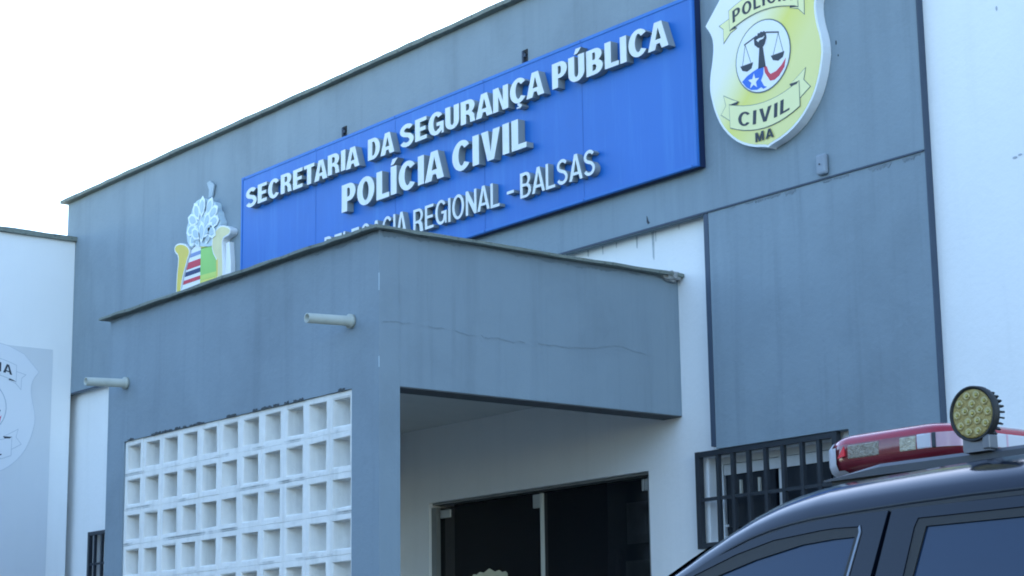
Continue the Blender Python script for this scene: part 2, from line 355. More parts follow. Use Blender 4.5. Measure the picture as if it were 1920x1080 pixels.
for cx_, cz_, ra, rb, yy, mm in ((1.29, 4.56, .004, .012, F, INK), (1.30, 4.49, .003, .006, F, INK), (2.30, 3.735, .014, .006, F + .046, None), (2.33, 3.742, .012, .005, F + .046, None), (2.253, 4.471, .005, .012, F + .046, None)):
    bm = bmesh.new(); plate(bm, circle(cx_, cz_, ra, rb, 8), front(yy - .003), .002); link('chip', bm, mm or FAINT, B)

# ---- barred windows
def barred_window(x0, x1, z0, z1, bars, hbars, gy, dark, nm):
    """recessed frame + panes, iron grille standing proud"""
    bm = bmesh.new(); yf = D + .07; t = .035
    box(bm, x0, x1, yf, yf + .05, z1 - t, z1); box(bm, x0, x1, yf, yf + .05, z0, z0 + t)
    n = max(2, round((x1 - x0) / .47)); xs = [x0 + (x1 - x0 - t) * i / n for i in range(n + 1)]
    for xx in xs: box(bm, xx, xx + t, yf + .001, yf + .049, z0 + t, z1 - t)
    for i in range(n):
        a, b = xs[i] + t, xs[i + 1]
        box(bm, a, b, yf + .004, yf + .046, z0 + t + .05, z0 + t + .062)
    wd = link('window', bm, ALU, B)
    bm = bmesh.new(); box(bm, x0 + .001, x1 - .001, yf + .02, yf + .024, z0 + .001, z1 - .001); link('pane', bm, WGLASS, wd)
    bm = bmesh.new(); g = .0105
    box(bm, x0 - .045, x1 + .045, gy, gy + .03, z1 + .0, z1 + .028); box(bm, x0 - .045, x1 + .045, gy, gy + .03, z0 - .03, z0 - .002)
    box(bm, x0 - .046, x0 - .014, gy - .001, gy + .031, z0 - .031, z1 + .029); box(bm, x1 + .014, x1 + .046, gy - .001, gy + .031, z0 - .031, z1 + .029)
    for bx in bars: box(bm, bx - g, bx + g, gy + .004, gy + .026, z0 - .002, z1)
    for hz in hbars: box(bm, x0 - .014, x1 + .014, gy + .008, gy + .022, hz - .009, hz + .009)
    link('grille', bm, IRON, wd)
    return wd
W1 = barred_window(wx0, wx1, wz0, wz1, [.305, .415, .53, .652, .775, .905, 1.02], [2.345], D - .055, True, 'w')
W2 = barred_window(lw0, lw1, lwz0, lwz1, [lw0 + .12 * i + .06 for i in range(11)], [2.45, 2.05], D - .05, True, 'w2')
# white blind / louvre vents seen inside the right window and dark lower sashes with handles
PALEH = mat('pale_handle', (.5, .5, .44), .4)
for a, b in ((.265, .615), (.69, 1.0)):
    bm = bmesh.new(); box(bm, a, b, D + .060, D + .068, 2.20, 2.47); sash = link('dark_sash', bm, mat('dark_sash', (.012, .018, .026), .3), W1)
    for hx in ((a + .10, a + .235) if a < .5 else (a + .12,)):
        bm = bmesh.new(); box(bm, hx, hx + .014, D + .048, D + .0595, 2.35, 2.44); link('sash_handle', bm, PALEH, W1)
bm = bmesh.new(); plate(bm, rect(wx0 + .05, wx1 - .05, 2.475, 2.53), front(D + .062), .006); link('blind', bm, mat('grey_blind', (.58, .60, .60), .7, .2, 20), W1)

# ---- glass entrance door and dim room behind it
bm = bmesh.new()
box(bm, dx0, dx1, D + .03, D + .09, dz1 - .014, dz1 - .001)
box(bm, dx0 + .001, dx0 + .05, D + .02, D + .09, .135, dz1 - .03); box(bm, dx1 - .03, dx1 - .001, D + .02, D + .09, .135, dz1 - .03)
door = link('entrance_door', bm, mat('door_jamb', (.20, .21, .20), .6, .2, 5), B)
for a, b in ((dx0 + .055, -1.272), (-1.25, dx1 - .035)):
    bm = bmesh.new(); box(bm, a, b, D + .05, D + .058, .14, dz1 - .033); link('pane', bm, DGLASS, door)
bm = bmesh.new(); box(bm, -1.271, -1.251, D + .035, D + .075, .14, dz1 - .033); link('centre_post', bm, mat('pale_post', (.55, .56, .50), .4), door)
for a, b, z0_, z1_ in ((dx0 + .06, dx0 + .17, dz1 - .10, dz1 - .05), (-1.345, -1.275, dz1 - .115, dz1 - .035), (dx1 - .105, dx1 - .085, dz1 - .10, dz1 - .035), (dx1 - .08, dx1 - .034, dz1 - .10, dz1 - .035)):
    bm = bmesh.new(); box(bm, a, b, D + .04, D + .066, z0_, z1_, bev=.004); link('clamp', bm, STEEL, door)
bm = bmesh.new(); pts = [(-1.95, 1.8), (-1.95, 2.07), (-1.93, 2.085), (-1.90, 2.08), (-1.87, 2.095), (-1.83, 2.087), (-1.775, 2.11), (-1.72, 2.087), (-1.68, 2.095), (-1.65, 2.08), (-1.62, 2.085), (-1.60, 2.07), (-1.60, 1.8), (-1.66, 1.68), (-1.775, 1.62), (-1.89, 1.68)]
plate(bm, pts, front(D + .044), .004); link('sticker', bm, CREAM, door)
# the room
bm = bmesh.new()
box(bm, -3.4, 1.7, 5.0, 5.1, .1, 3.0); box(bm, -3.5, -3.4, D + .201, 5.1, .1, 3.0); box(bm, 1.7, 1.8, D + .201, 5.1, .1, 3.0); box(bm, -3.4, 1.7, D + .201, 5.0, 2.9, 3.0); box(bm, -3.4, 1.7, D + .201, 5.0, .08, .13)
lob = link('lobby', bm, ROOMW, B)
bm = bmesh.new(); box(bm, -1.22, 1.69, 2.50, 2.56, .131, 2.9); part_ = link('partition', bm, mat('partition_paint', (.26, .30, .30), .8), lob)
for a, b, c, d_, col in ((-1.02, -.84, 2.22, 2.46, (.75, .80, .78)), (-1.04, -.80, 1.84, 2.12, (.60, .64, .62)), (-1.2, -1.1, 1.95, 2.2, (.25, .27, .30)), (-.72, -.5, 2.18, 2.44, (.30, .34, .34))):
    bm = bmesh.new(); box(bm, a, b, 2.475, 2.499, c, d_); box(bm, a + .025, b - .025, 2.471, 2.4745, c + .03, d_ - .03); link('wall_picture', bm, mat('picture', col, .6, .8, 9), lob)

# ------------------------------------------------------------------ porch
P = empty('entrance_porch', (-1.4, 1.0, 0), 'grey flat-roofed entrance porch with white pierced-block screen in front of the glass door', 'porch')
PW = -2.80; ZB = 1.5301 + ZC; PC = 2.2884 + ZC
sx0_, sx1_, szt = -2.591, -0.234, 2.826
bm = bmesh.new()
plate(bm, [(PW, .135), (sx0_, .135), (sx0_, szt), (sx1_, szt), (sx1_, .135), (0, .135), (0, PC), (PW, PC)], front(0), .122)
link('front_wall', bm, GREY, P)
bm = bmesh.new(); plate(bm, rect(.123, D - .001, ZB, PC), right(-.0005), .15); link('side_beam', bm, GREY, P)
bm = bmesh.new(); box(bm, -.148, -.003, .124, D - .002, ZB - .006, ZB - .0005); link('beam_soffit_shade', bm, mat('soffit_shade_paint', (.075, .082, .085), .9, .5, 12), P)  # dark plate that paints in the shade under the beam
bm = bmesh.new(); box(bm, PW + .0005, PW + .13, .123, D - .001, .135, PC); link('side_wall', bm, GREY, P)
bm = bmesh.new(); box(bm, PW + .131, PW + .136, .124, D - .002, .135, 3.018); link('inner_plaster', bm, WHITE, P)
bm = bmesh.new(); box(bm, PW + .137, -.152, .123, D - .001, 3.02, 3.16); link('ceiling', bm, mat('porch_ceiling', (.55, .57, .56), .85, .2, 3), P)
bm = bmesh.new(); box(bm, sx0_, sx1_, .015, .115, .135, szt - 10 * .205); link('screen_sill', bm, GREY, P)
rg = random.Random(4); u = sx0_ + .05                                # black grime fragments along the top of the screen
while u < sx1_ - .05:
    l = rg.uniform(.04, .16)
    if rg.random() < .75:
        n = 9; tp = [(u + l * i / n, szt + .004 + rg.uniform(0, .010)) for i in range(n + 1)]; bt = [(u + l * i / n, szt - rg.uniform(-.002, .003)) for i in range(n + 1)]
        bm = bmesh.new(); plate(bm, tp + bt[::-1], front(-.003), .002); link('grime_fragment', bm, GRIME, P)
    u += l + rg.uniform(.01, .07)
link('coping', coping_bm(PW - .05, .05, -.05, D - .003, PC, PC + .018, rag=.006), COPING, P)
# mortar lump where the coping meets the wall
bm = bmesh.new(); bmesh.ops.create_icosphere(bm, subdivisions=3, radius=1)
for v in bm.verts:
    k = 1 + .25 * math.sin(v.co.x * 9) * math.sin(v.co.y * 7 + 1) + random.uniform(-.08, .08)
    v.co = Vector((.018 + v.co.x * .038 * k, 1.915 + v.co.y * .065 * k, PC + .002 + v.co.z * .028 * k))
link('mortar_patch', bm, CONC, P)
# grime band just under the coping, with overhang shade painted into it
def grime_shade_strip(fn, u0, u1, z, hmax, seed):
    rnd = random.Random(seed); bm = bmesh.new(); n = int((u1 - u0) / .012); top = []; bot = []
    for i in range(n + 1):
        u = u0 + (u1 - u0) * i / n
        h = hmax * (.35 + .2 * math.sin(u * 5 + seed) + .15 * math.sin(u * 31) + rnd.uniform(0, .5) ** 2)
        top.append((u, z)); bot.append((u, z - max(.006, h)))
    plate(bm, top + bot[::-1], fn, .001); return bm
GRIME_SHADE = mat('grime_and_shade', (.165, .215, .25), .9, .5, 16)
link('grime_and_shade', grime_shade_strip(front(-.0025), PW + .01, -.01, PC - .001, .030, 3), GRIME_SHADE, P)
link('grime_and_shade', grime_shade_strip(right(.0025), .02, D - .03, PC - .001, .036, 8), GRIME_SHADE, P)
# hairline crack, peeled corner
bm = bmesh.new(); u = 0.02; z = 3.122; rk = random.Random(5)
top = []; bot = []
while u < 1.75:
    wv = max(.0004, .0016 * (1 - .35 * u) + .0016 * rk.uniform(-1, 1)); top.append((u, z + wv)); bot.append((u, z - wv))
    u += .02; z += rk.uniform(-.006, .0066)
    if rk.random() < .07 and len(top) > 2:
        plate(bm, top + bot[::-1], right(.002), .001); top = []; bot = []; u += rk.uniform(.03, .10)
if len(top) > 2: plate(bm, top + bot[::-1], right(.002), .001)
for bu, bz, du, dz in ((.62, 3.118, .03, -.02),):
    plate(bm, [(bu, bz), (bu + du, bz + dz), (bu + du * .5, bz + dz * .6 + .002), (bu, bz + .003)], right(.002), .001)
link('crack', bm, mat('crack_line', (.192, .247, .284), .9), P)
bm = bmesh.new()
z = 2.9
while z < PC - .05:
    l = random.uniform(.02, .10)
    if random.random() < .4:
        wd = random.uniform(.001, .003); box(bm, -wd, .0022, -.0022, wd * .6, z, z + l)
    z += l + random.uniform(.02, .10)
link('worn_edge', bm, mat('bare_plaster', (.40, .50, .56), .8, .3, 30), P)
# drain spouts
for px, pz in ((-.234, 3.160), (-2.575, 3.166)):
    bm = bmesh.new(); a = Vector((px, -.001, pz)); b = Vector((px, -.262, pz - .012)); n = 20
    def ringv(c, r): return [bm.verts.new((c.x + r * math.cos(2 * math.pi * i / n), c.y, c.z + r * math.sin(2 * math.pi * i / n))) for i in range(n)]
    rings = [ringv(a, .036), ringv(a + (b - a) * .07, .036), ringv(a + (b - a) * .08, .0255), ringv(b, .0245), ringv(b, .019), ringv(a + (b - a) * .5, .019)]
    for i in range(len(rings) - 1):
        for j in range(n):
            f = bm.faces.new((rings[i][j], rings[i][(j + 1) % n], rings[i + 1][(j + 1) % n], rings[i + 1][j])); f.smooth = True
    bm.faces.new(rings[0]); bm.faces.new(rings[-1])
    link('drain_spout', bm, PVC, P)
# pierced block screen: 11 columns, 9 rows
cw = (sx1_ - sx0_) / 11; chh = .2
bm = bmesh.new(); box(bm, sx0_, sx1_, .03, .085, szt - 10 * .205 + .001, szt - 9.0 * chh - .002); scr = link('block_screen', bm, WHITE2, P)
def block_mesh():
    bm = bmesh.new(); m = .0003; x0, x1, z0, z1 = m, cw - m, -chh + m, -m
    t = .031
    def loop(y, ins, rag=0, iz=None):
        iz = ins if iz is None else iz
        return [bm.verts.new((x + random.uniform(-rag, rag), y, z + random.uniform(-rag, rag))) for x, z in ((x0 + ins, z0 + iz), (x1 - ins, z0 + iz), (x1 - ins, z1 - iz), (x0 + ins, z1 - iz))]
    y0, y1 = .012, .106
    Ls = [loop(y1, 0), loop(y0 + .0015, 0, .0), loop(y0, .0015, .0004), loop(y0, t - .004, .0045), loop(y0 + .005, t, .0035), loop(y0 + .05, t + .012, 0, t - .002), loop(y1, t + .020, 0, t - .002)]
    for i in range(len(Ls)):
        A, Bq = Ls[i], Ls[(i + 1) % len(Ls)]
        for j in range(4): bm.faces.new((A[j], A[(j + 1) % 4], Bq[(j + 1) % 4], Bq[j]))
    bmesh.ops.recalc_face_normals(bm, faces=bm.faces)
    me = bpy.data.meshes.new('breeze_block'); bm.to_mesh(me); bm.free(); me.materials.append(WHITE2); return me
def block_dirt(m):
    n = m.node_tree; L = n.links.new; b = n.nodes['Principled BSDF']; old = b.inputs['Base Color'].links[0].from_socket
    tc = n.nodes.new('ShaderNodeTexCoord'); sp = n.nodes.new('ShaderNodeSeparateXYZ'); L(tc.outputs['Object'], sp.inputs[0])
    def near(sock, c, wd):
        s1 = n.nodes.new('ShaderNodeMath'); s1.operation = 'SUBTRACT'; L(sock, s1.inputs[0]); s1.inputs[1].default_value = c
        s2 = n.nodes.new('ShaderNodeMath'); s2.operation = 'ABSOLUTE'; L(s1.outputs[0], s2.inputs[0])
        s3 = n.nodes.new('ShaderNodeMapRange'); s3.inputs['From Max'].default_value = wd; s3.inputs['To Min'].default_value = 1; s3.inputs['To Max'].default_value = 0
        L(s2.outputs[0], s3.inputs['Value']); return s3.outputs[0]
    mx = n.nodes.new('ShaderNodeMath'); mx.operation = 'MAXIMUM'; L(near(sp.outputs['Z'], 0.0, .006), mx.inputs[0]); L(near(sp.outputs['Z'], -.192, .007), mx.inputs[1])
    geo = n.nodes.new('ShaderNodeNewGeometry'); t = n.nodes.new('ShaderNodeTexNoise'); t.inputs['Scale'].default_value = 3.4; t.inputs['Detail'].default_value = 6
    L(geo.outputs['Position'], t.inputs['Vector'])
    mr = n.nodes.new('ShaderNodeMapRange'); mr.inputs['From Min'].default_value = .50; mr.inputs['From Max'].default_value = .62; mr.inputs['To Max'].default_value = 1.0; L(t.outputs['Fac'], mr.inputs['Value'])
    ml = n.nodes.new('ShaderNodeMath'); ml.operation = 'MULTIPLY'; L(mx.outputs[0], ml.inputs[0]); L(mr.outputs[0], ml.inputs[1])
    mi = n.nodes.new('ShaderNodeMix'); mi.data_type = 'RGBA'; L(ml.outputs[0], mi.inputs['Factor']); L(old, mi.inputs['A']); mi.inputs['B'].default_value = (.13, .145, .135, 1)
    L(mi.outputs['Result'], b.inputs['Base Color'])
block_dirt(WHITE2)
variants = [block_mesh() for _ in range(14)]
for r_ in range(9):
    for c_ in range(11):
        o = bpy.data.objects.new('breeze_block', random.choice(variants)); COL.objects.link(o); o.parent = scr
        o.location = (sx0_ + c_ * cw, random.uniform(-.0015, .0015), szt - r_ * chh)
        o.rotation_euler = (random.uniform(-.004, .004), 0, random.uniform(-.005, .005))
# ------------------------------------------------------------------ left wing with painted emblem
XW = -7.251
Wg = empty('side_wing', (-9, 0, 0), 'white side wing at the left with a painted shield on a pale grey rectangle', 'building')
bm = bmesh.new(); box(bm, -13, XW, -6, F - .002, 0.004, 5.163); box(bm, -13, XL - .02, F - .002, 5, 0.004, 5.163); link('wall', bm, WHITE, Wg)
bm = coping_bm(-13.05, XW + .035, -6.05, F + .02, 5.163, 5.205, seg=.15, rag=.006); link('coping', bm, COPING, Wg)
bm = bmesh.new(); plate(bm, rect(.45, 1.742, 1.2, 4.228), right(XW + .003), .002); link('painted_rectangle', bm, PANELG, Wg)

# ------------------------------------------------------------------ the shield design
half = [(0, 4.102), (.02, 4.112), (.111, 4.131), (.203, 4.172), (.275, 4.228), (.336, 4.298), (.376, 4.379), (.399, 4.456), (.412, 4.524), (.403, 4.602), (.383, 4.669), (.372, 4.746), (.377, 4.796), (.397, 4.838), (.428, 4.880), (.312, 4.998), (.20, 5.045), (.10, 5.065), (0, 5.11)]
CX = .845
def smooth(pts, it=1):
    for _ in range(it):
        out = [pts[0]]
        for i in range(len(pts) - 1):
            a, b = pts[i], pts[i + 1]
            out += [(a[0] * .75 + b[0] * .25, a[1] * .75 + b[1] * .25), (a[0] * .25 + b[0] * .75, a[1] * .25 + b[1] * .75)]
        out.append(pts[-1]); pts = out
    return pts
low_half = smooth(half[:15], 1); hf = low_half + half[15:]
shield = [(CX + a, b) for a, b in hf] + [(CX - a, b) for a, b in hf[-2:0:-1]]
def arc_band(x0, x1, zl, zm, zr, n=10):
    """quadratic curve through three heights"""
    out = []
    for i in range(n + 1):
        t = i / n; z = zl * (1 - t) * (1 - 2 * t) + zm * 4 * t * (1 - t) + zr * t * (2 * t - 1); out.append((x0 + (x1 - x0) * t, z))
    return out
rib_low = arc_band(.582, 1.084, 4.396, 4.347, 4.398) + arc_band(.583, 1.083, 4.271, 4.213, 4.267)[::-1]
rib_top = arc_band(.604, 1.100, 4.913, 4.962, 4.911) + arc_band(.607, 1.101, 4.803, 4.848, 4.795)[::-1]
tails = [[(.541, 4.454), (.555, 4.398), (.517, 4.357), (.582, 4.310), (.582, 4.392), (.648, 4.397), (.60, 4.42)],
         [(1.130, 4.454), (1.115, 4.398), (1.157, 4.351), (1.084, 4.310), (1.084, 4.392), (1.022, 4.397), (1.07, 4.42)],
         [(.528, 4.850), (.557, 4.825), (.556, 4.749), (.607, 4.790), (.655, 4.802), (.607, 4.808), (.605, 4.870)],
         [(1.172, 4.850), (1.143, 4.825), (1.140, 4.745), (1.101, 4.785), (1.045, 4.802), (1.101, 4.80), (1.101, 4.868)]]
folds = [[(.582, 4.396), (.650, 4.399), (.640, 4.385), (.60, 4.388)], [(1.084, 4.398), (1.020, 4.399), (1.03, 4.383), (1.07, 4.386)],
         [(.607, 4.803), (.655, 4.803), (.645, 4.818), (.62, 4.81)], [(1.101, 4.795), (1.045, 4.803), (1.05, 4.815), (1.08, 4.806)]]
cc = (.838, 4.599); rc = (.200, .197)
def star(cx, cz, r, rot=0):
    return [(cx + (r if i % 2 == 0 else r * .42) * math.sin(rot + i * math.pi / 5), cz + (r if i % 2 == 0 else r * .42) * math.cos(rot + i * math.pi / 5)) for i in range(10)]
emblem = [  # (part name, material key, layer, outlines)
    ('disc', 'line', 2, [circle(*cc, *rc)]), ('disc_field', 'white', 3, [circle(*cc, rc[0] - .007, rc[1] - .007)]),
    ('wave', 'blue', 4, [[(.682, 4.497), (.72, 4.518), (.765, 4.532), (.80, 4.540), (.842, 4.538), (.838, 4.50), (.82, 4.47), (.84, 4.435), (.86, 4.425), (.835, 4.42), (.82, 4.433), (.79, 4.427), (.745, 4.437), (.71, 4.462)]]),
    ('ribbon_curl', 'red', 4, [[(.845, 4.540), (.865, 4.535), (.875, 4.505), (.89, 4.487), (.93, 4.492), (.97, 4.515), (1.002, 4.545), (.99, 4.50), (.95, 4.462), (.915, 4.448), (.885, 4.452), (.87, 4.475), (.85, 4.505)]]),
    ('star', 'white', 5, [star(.768, 4.478, .042, .1)]),
    ('arm', 'ink', 4, [[(.803, 4.536), (.818, 4.655), (.842, 4.655), (.858, 4.536)]]),
    ('fist', 'ink', 5, [[(.81, 4.650), (.785, 4.672), (.782, 4.705), (.797, 4.722), (.806, 4.715), (.812, 4.730), (.826, 4.727), (.834, 4.733), (.848, 4.727), (.856, 4.731), (.868, 4.720), (.872, 4.690), (.858, 4.66), (.845, 4.648)]]),
    ('fist_glint', 'white', 6, [[(.80, 4.695), (.82, 4.70), (.845, 4.698), (.86, 4.703), (.85, 4.69), (.82, 4.688), (.815, 4.68)]]),
    ('scale_beam', 'ink', 4, [[(.708, 4.697), (.79, 4.719), (.79, 4.711), (.708, 4.689)], [(.868, 4.724), (.961, 4.699), (.961, 4.691), (.868, 4.716)]]),
    ('scale_cord', 'line', 4, [[(.714, 4.692), (.688, 4.58), (.691, 4.58), (.717, 4.692)], [(.714, 4.692), (.752, 4.58), (.755, 4.58), (.717, 4.692)], [(.955, 4.692), (.912, 4.58), (.915, 4.58), (.958, 4.692)], [(.955, 4.692), (.985, 4.58), (.988, 4.58), (.958, 4.692)]]),
    ('scale_pan', 'ink', 4, [[(.674, 4.583), (.768, 4.583), (.755, 4.553), (.722, 4.543), (.688, 4.556)], [(.897, 4.583), (.994, 4.583), (.982, 4.555), (.948, 4.543), (.912, 4.556)]]),
]
def build_emblem(root, mp, mats, step):
    """mp(u, v, d) maps emblem coordinates onto its surface"""
    def put(nm, mk, layer, outs, t=None):
        bm = bmesh.new()
        for o_ in outs: plate(bm, o_, lambda u, v, d, l=layer: mp(u, v, d - l * step), step * 1.5)
        return link(nm, bm, mats[mk], root)
    for i, t in enumerate(tails):
        put('ribbon_tail_edge', 'line', 1, [offset_poly(t, .0035)]); put('ribbon_tail', 'pale', 2, [t])
    for rb in (rib_low, rib_top):
        put('ribbon_edge', 'line', 3, [offset_poly(rb, .0035)]); put('ribbon', 'pale', 4, [rb])
    for fo in folds: put('ribbon_fold', 'ink', 4.6, [fo])
    for nm, mk, ly, outs in emblem:
        for o_ in outs: put(nm, mk, ly, [o_])
    def arc_text(s, x0, x1, f, h, bold, slant):
        ws = [gw(c, bold) for c in s]; gap = .16; sx = (x1 - x0) / (sum(ws) + gap * (len(s) - 1)); x = x0
        for c, wd in zip(s, ws):
            def place(lx, ly, d, x=x):
                xm = x + lx * sx; return mp(xm + slant * ly * h, f(xm) + ly * h, d - 5.5 * step)
            link('lettering', letter_bm(c, bold, place, step * 1.5, 0), mats['ink'], root); x += (wd + gap) * sx
    arc_text('CIVIL', .642, 1.012, lambda x: 4.243 + .62 * (x - .832) ** 2, .074, 'print', .10)
    arc_text('MA', .764, .894, lambda x: 4.148, .050, 'print', .0)
    arc_text('POLÍCIA', .632, 1.070, lambda x: 4.868 - .62 * (x - .852) ** 2, .066, 'print', .0)

def gold_mat():
    m = mat('gold_print', (.62, .62, .10), .40, coat=0.35); n = m.node_tree; b = n.nodes['Principled BSDF']; L = n.links.new
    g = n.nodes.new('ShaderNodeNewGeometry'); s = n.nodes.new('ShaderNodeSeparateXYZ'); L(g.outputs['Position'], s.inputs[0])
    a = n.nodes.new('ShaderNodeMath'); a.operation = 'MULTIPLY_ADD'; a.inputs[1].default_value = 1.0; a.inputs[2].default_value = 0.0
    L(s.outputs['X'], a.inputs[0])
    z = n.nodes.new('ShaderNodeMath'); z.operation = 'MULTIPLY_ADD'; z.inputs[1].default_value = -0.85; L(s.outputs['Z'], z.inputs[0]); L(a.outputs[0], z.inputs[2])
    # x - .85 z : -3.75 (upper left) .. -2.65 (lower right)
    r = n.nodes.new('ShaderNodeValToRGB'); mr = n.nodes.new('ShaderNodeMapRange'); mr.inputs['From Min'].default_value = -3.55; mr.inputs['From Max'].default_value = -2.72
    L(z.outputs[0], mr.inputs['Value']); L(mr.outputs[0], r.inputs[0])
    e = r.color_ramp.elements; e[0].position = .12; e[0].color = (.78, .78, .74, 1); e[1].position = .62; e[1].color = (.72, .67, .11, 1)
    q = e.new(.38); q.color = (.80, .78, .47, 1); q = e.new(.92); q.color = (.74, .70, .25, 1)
    L(r.outputs[0], b.inputs['Base Color']); return m
GOLD = gold_mat()
badge = empty('wall_badge', (CX, F, 4.1), 'large yellow and white shield sign lettered CIVIL on the grey fascia', 'sign')
bm = bmesh.new(); plate(bm, shield, front(F - .0612), .0592); link('shield_body', bm, PWHITE, badge)
bm = bmesh.new(); plate(bm, offset_poly(shield, -.012), front(F - .0626), .0012); link('shield_face', bm, GOLD, badge)
build_emblem(badge, front(F - .063), dict(line=INKL, white=PWHITE, blue=PBLUE, red=PRED, ink=INK, pale=PYEL), .0012)
# same design painted on the wing, 1.14 times larger
def wing_map(u, v, d): return (XW + .004 - d, 1.125 + 1.14 * (u - cc[0]), 3.71 + 1.14 * (v - 4.60))
PALE = mat('faded_white_print', (.70, .73, .76), .75)
FLINE = mat('faded_line', (.40, .46, .52), .8)
bm = bmesh.new(); plate(bm, offset_poly(shield, .004), lambda u, v, d: wing_map(u, v, d - .0008), .001); link('shield_outline', bm, mat('faint_outline', (.50, .55, .60), .8), Wg)
bm = bmesh.new(); plate(bm, shield, lambda u, v, d: wing_map(u, v, d - .0016), .001); link('shield_field', bm, PALE, Wg)
build_emblem(Wg, lambda u, v, d: wing_map(u, v, d - .002), dict(line=FLINE, white=PALE, blue=PBLUE, red=PRED, ink=INK, pale=PALE), .0008)

# ------------------------------------------------------------------ blue sign
SG = F - .06; SX0, SX1, SZ0, SZ1 = -4.447, .323, 2.8321 + ZC, 3.8108 + ZC
sign = empty('wall_sign', ((SX0 + SX1) / 2, F, SZ0), 'long blue sign board with raised white letters on the grey fascia', 'sign')
bm = bmesh.new(); box(bm, SX0, SX1, SG, SG + .016, SZ0, SZ1, bev=.005); link('panel', bm, SIGNB, sign)
bm = bmesh.new(); box(bm, SX0 + .003, SX1 - .003, SG + .0165, F - .0015, SZ0 + .003, SZ1 - .003); link('back_frame', bm, mat('sign_frame_shade_navy', (.006, .02, .075), .6), sign)  # navy sides; the dark colour also paints in the shadow line under the sign
SEAM = mat('seam_blue', (.012, .10, .36), .5)
bm = bmesh.new()
for a in ((SX0 + .004, SX0 + .022, SZ0 + .004, SZ1 - .004), (SX1 - .022, SX1 - .004, SZ0 + .004, SZ1 - .004), (SX0 + .023, SX1 - .023, SZ1 - .024, SZ1 - .004), (SX0 + .023, SX1 - .023, SZ0 + .004, SZ0 + .02)):
    box(bm, a[0], a[1], SG - .004, SG - .0005, a[2], a[3], bev=.0015)
link('border', bm, mat('sign_border', (.015, .15, .50), .5, .3, 5), sign)
for sx in (-3.45, -2.50, -1.55, -.62):
    bm = bmesh.new(); box(bm, sx, sx + .003, SG - .0012, SG + .004, SZ0 + .025, SZ1 - .028); link('sheet_seam', bm, SEAM, sign)
for sx in (-4.40, -3.45, -2.5, -1.55, -.62, .28):
    for sz in (SZ0 + .012, SZ1 - .014):
        bm = bmesh.new(); cyl(bm, (sx, SG - .007, sz), (sx, SG - .002, sz), .006, n=8); link('screw', bm, SEAM, sign)
LY = SG - .055
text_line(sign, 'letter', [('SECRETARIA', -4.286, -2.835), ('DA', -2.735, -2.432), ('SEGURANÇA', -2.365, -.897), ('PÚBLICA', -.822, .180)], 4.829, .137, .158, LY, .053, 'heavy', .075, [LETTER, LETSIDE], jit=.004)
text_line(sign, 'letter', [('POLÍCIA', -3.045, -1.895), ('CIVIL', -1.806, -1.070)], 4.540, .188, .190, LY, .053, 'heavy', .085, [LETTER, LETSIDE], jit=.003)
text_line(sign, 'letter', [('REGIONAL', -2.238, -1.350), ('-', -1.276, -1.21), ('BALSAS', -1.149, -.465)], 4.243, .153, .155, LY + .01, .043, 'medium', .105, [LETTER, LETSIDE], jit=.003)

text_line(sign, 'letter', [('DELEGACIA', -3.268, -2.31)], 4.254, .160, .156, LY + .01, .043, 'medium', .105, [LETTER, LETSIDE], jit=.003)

# ------------------------------------------------------------------ coat of arms cut-out
arms = empty('coat_of_arms', (-5.03, F, 4.4), 'cut-out coat of arms with striped shield, yellow scrolls and silver wreath on the fascia', 'emblem')
A0 = F - .05
ls = [(-5.412, 4.30), (-5.407, 4.528), (-5.392, 4.617), (-5.386, 4.69), (-5.443, 4.729), (-5.454, 4.768), (-5.418, 4.789), (-5.344, 4.784), (-5.261, 4.754), (-5.214, 4.713), (-5.213, 4.676), (-5.238, 4.644), (-5.264, 4.594), (-5.298, 4.536), (-5.322, 4.476), (-5.35, 4.30)]
rs = [(-4.764, 4.30), (-4.695, 4.30), (-4.689, 4.489), (-4.7, 4.58), (-4.707, 4.671), (-4.695, 4.691), (-4.678, 4.697), (-4.60, 4.705), (-4.586, 4.741), (-4.621, 4.766), (-4.707, 4.797), (-4.776, 4.792), (-4.835, 4.759), (-4.86, 4.709), (-4.857, 4.628), (-4.785, 4.542)]
lp = [(-5.365, 4.30), (-5.329, 4.417), (-5.271, 4.549), (-5.22, 4.641), (-5.178, 4.706), (-5.125, 4.724), (-5.05, 4.71), (-5.05, 4.30)]
gr = [(-5.050, 4.683), (-5.050, 4.44), (-4.781, 4.43), (-4.785, 4.542), (-4.861, 4.656), (-4.90, 4.675)]
wr = [(-5.244, 4.774), (-5.265, 4.871), (-5.231, 4.929), (-5.196, 4.936), (-5.189, 5.004), (-5.137, 5.058), (-5.084, 5.07), (-5.012, 5.068), (-4.941, 5.035), (-4.905, 5.018), (-4.834, 4.999), (-4.824, 4.938), (-4.788, 4.917), (-4.778, 4.874), (-4.742, 4.831), (-4.767, 4.782), (-4.809, 4.763), (-4.844, 4.747), (-4.86, 4.719), (-4.858, 4.664), (-5.053, 4.701), (-5.125, 4.724), (-5.187, 4.713), (-5.234, 4.763)]
def cut(nm, outs, mats, y, t, si=None, parent=arms):
    bm = bmesh.new()
    for o_ in outs: plate(bm, o_, front(y), t, si=si)
    return link(nm, bm, mats, parent)
cut('scroll', [smooth(ls, 1)], [PWHITE, PWHITE], A0, .048, 1)
cut('scroll_face', [offset_poly(smooth(ls, 1), -.011)], YEL, A0 - .0015, .0015)
s2 = cut('scroll', [smooth(rs, 1)], [PWHITE, PWHITE], A0 - .012, .06, 1)
cut('scroll_face', [offset_poly(smooth(rs, 1), -.010)], mat('faded_cream', (.68, .64, .36), .6, .3, 8), A0 - .0136, .0015)
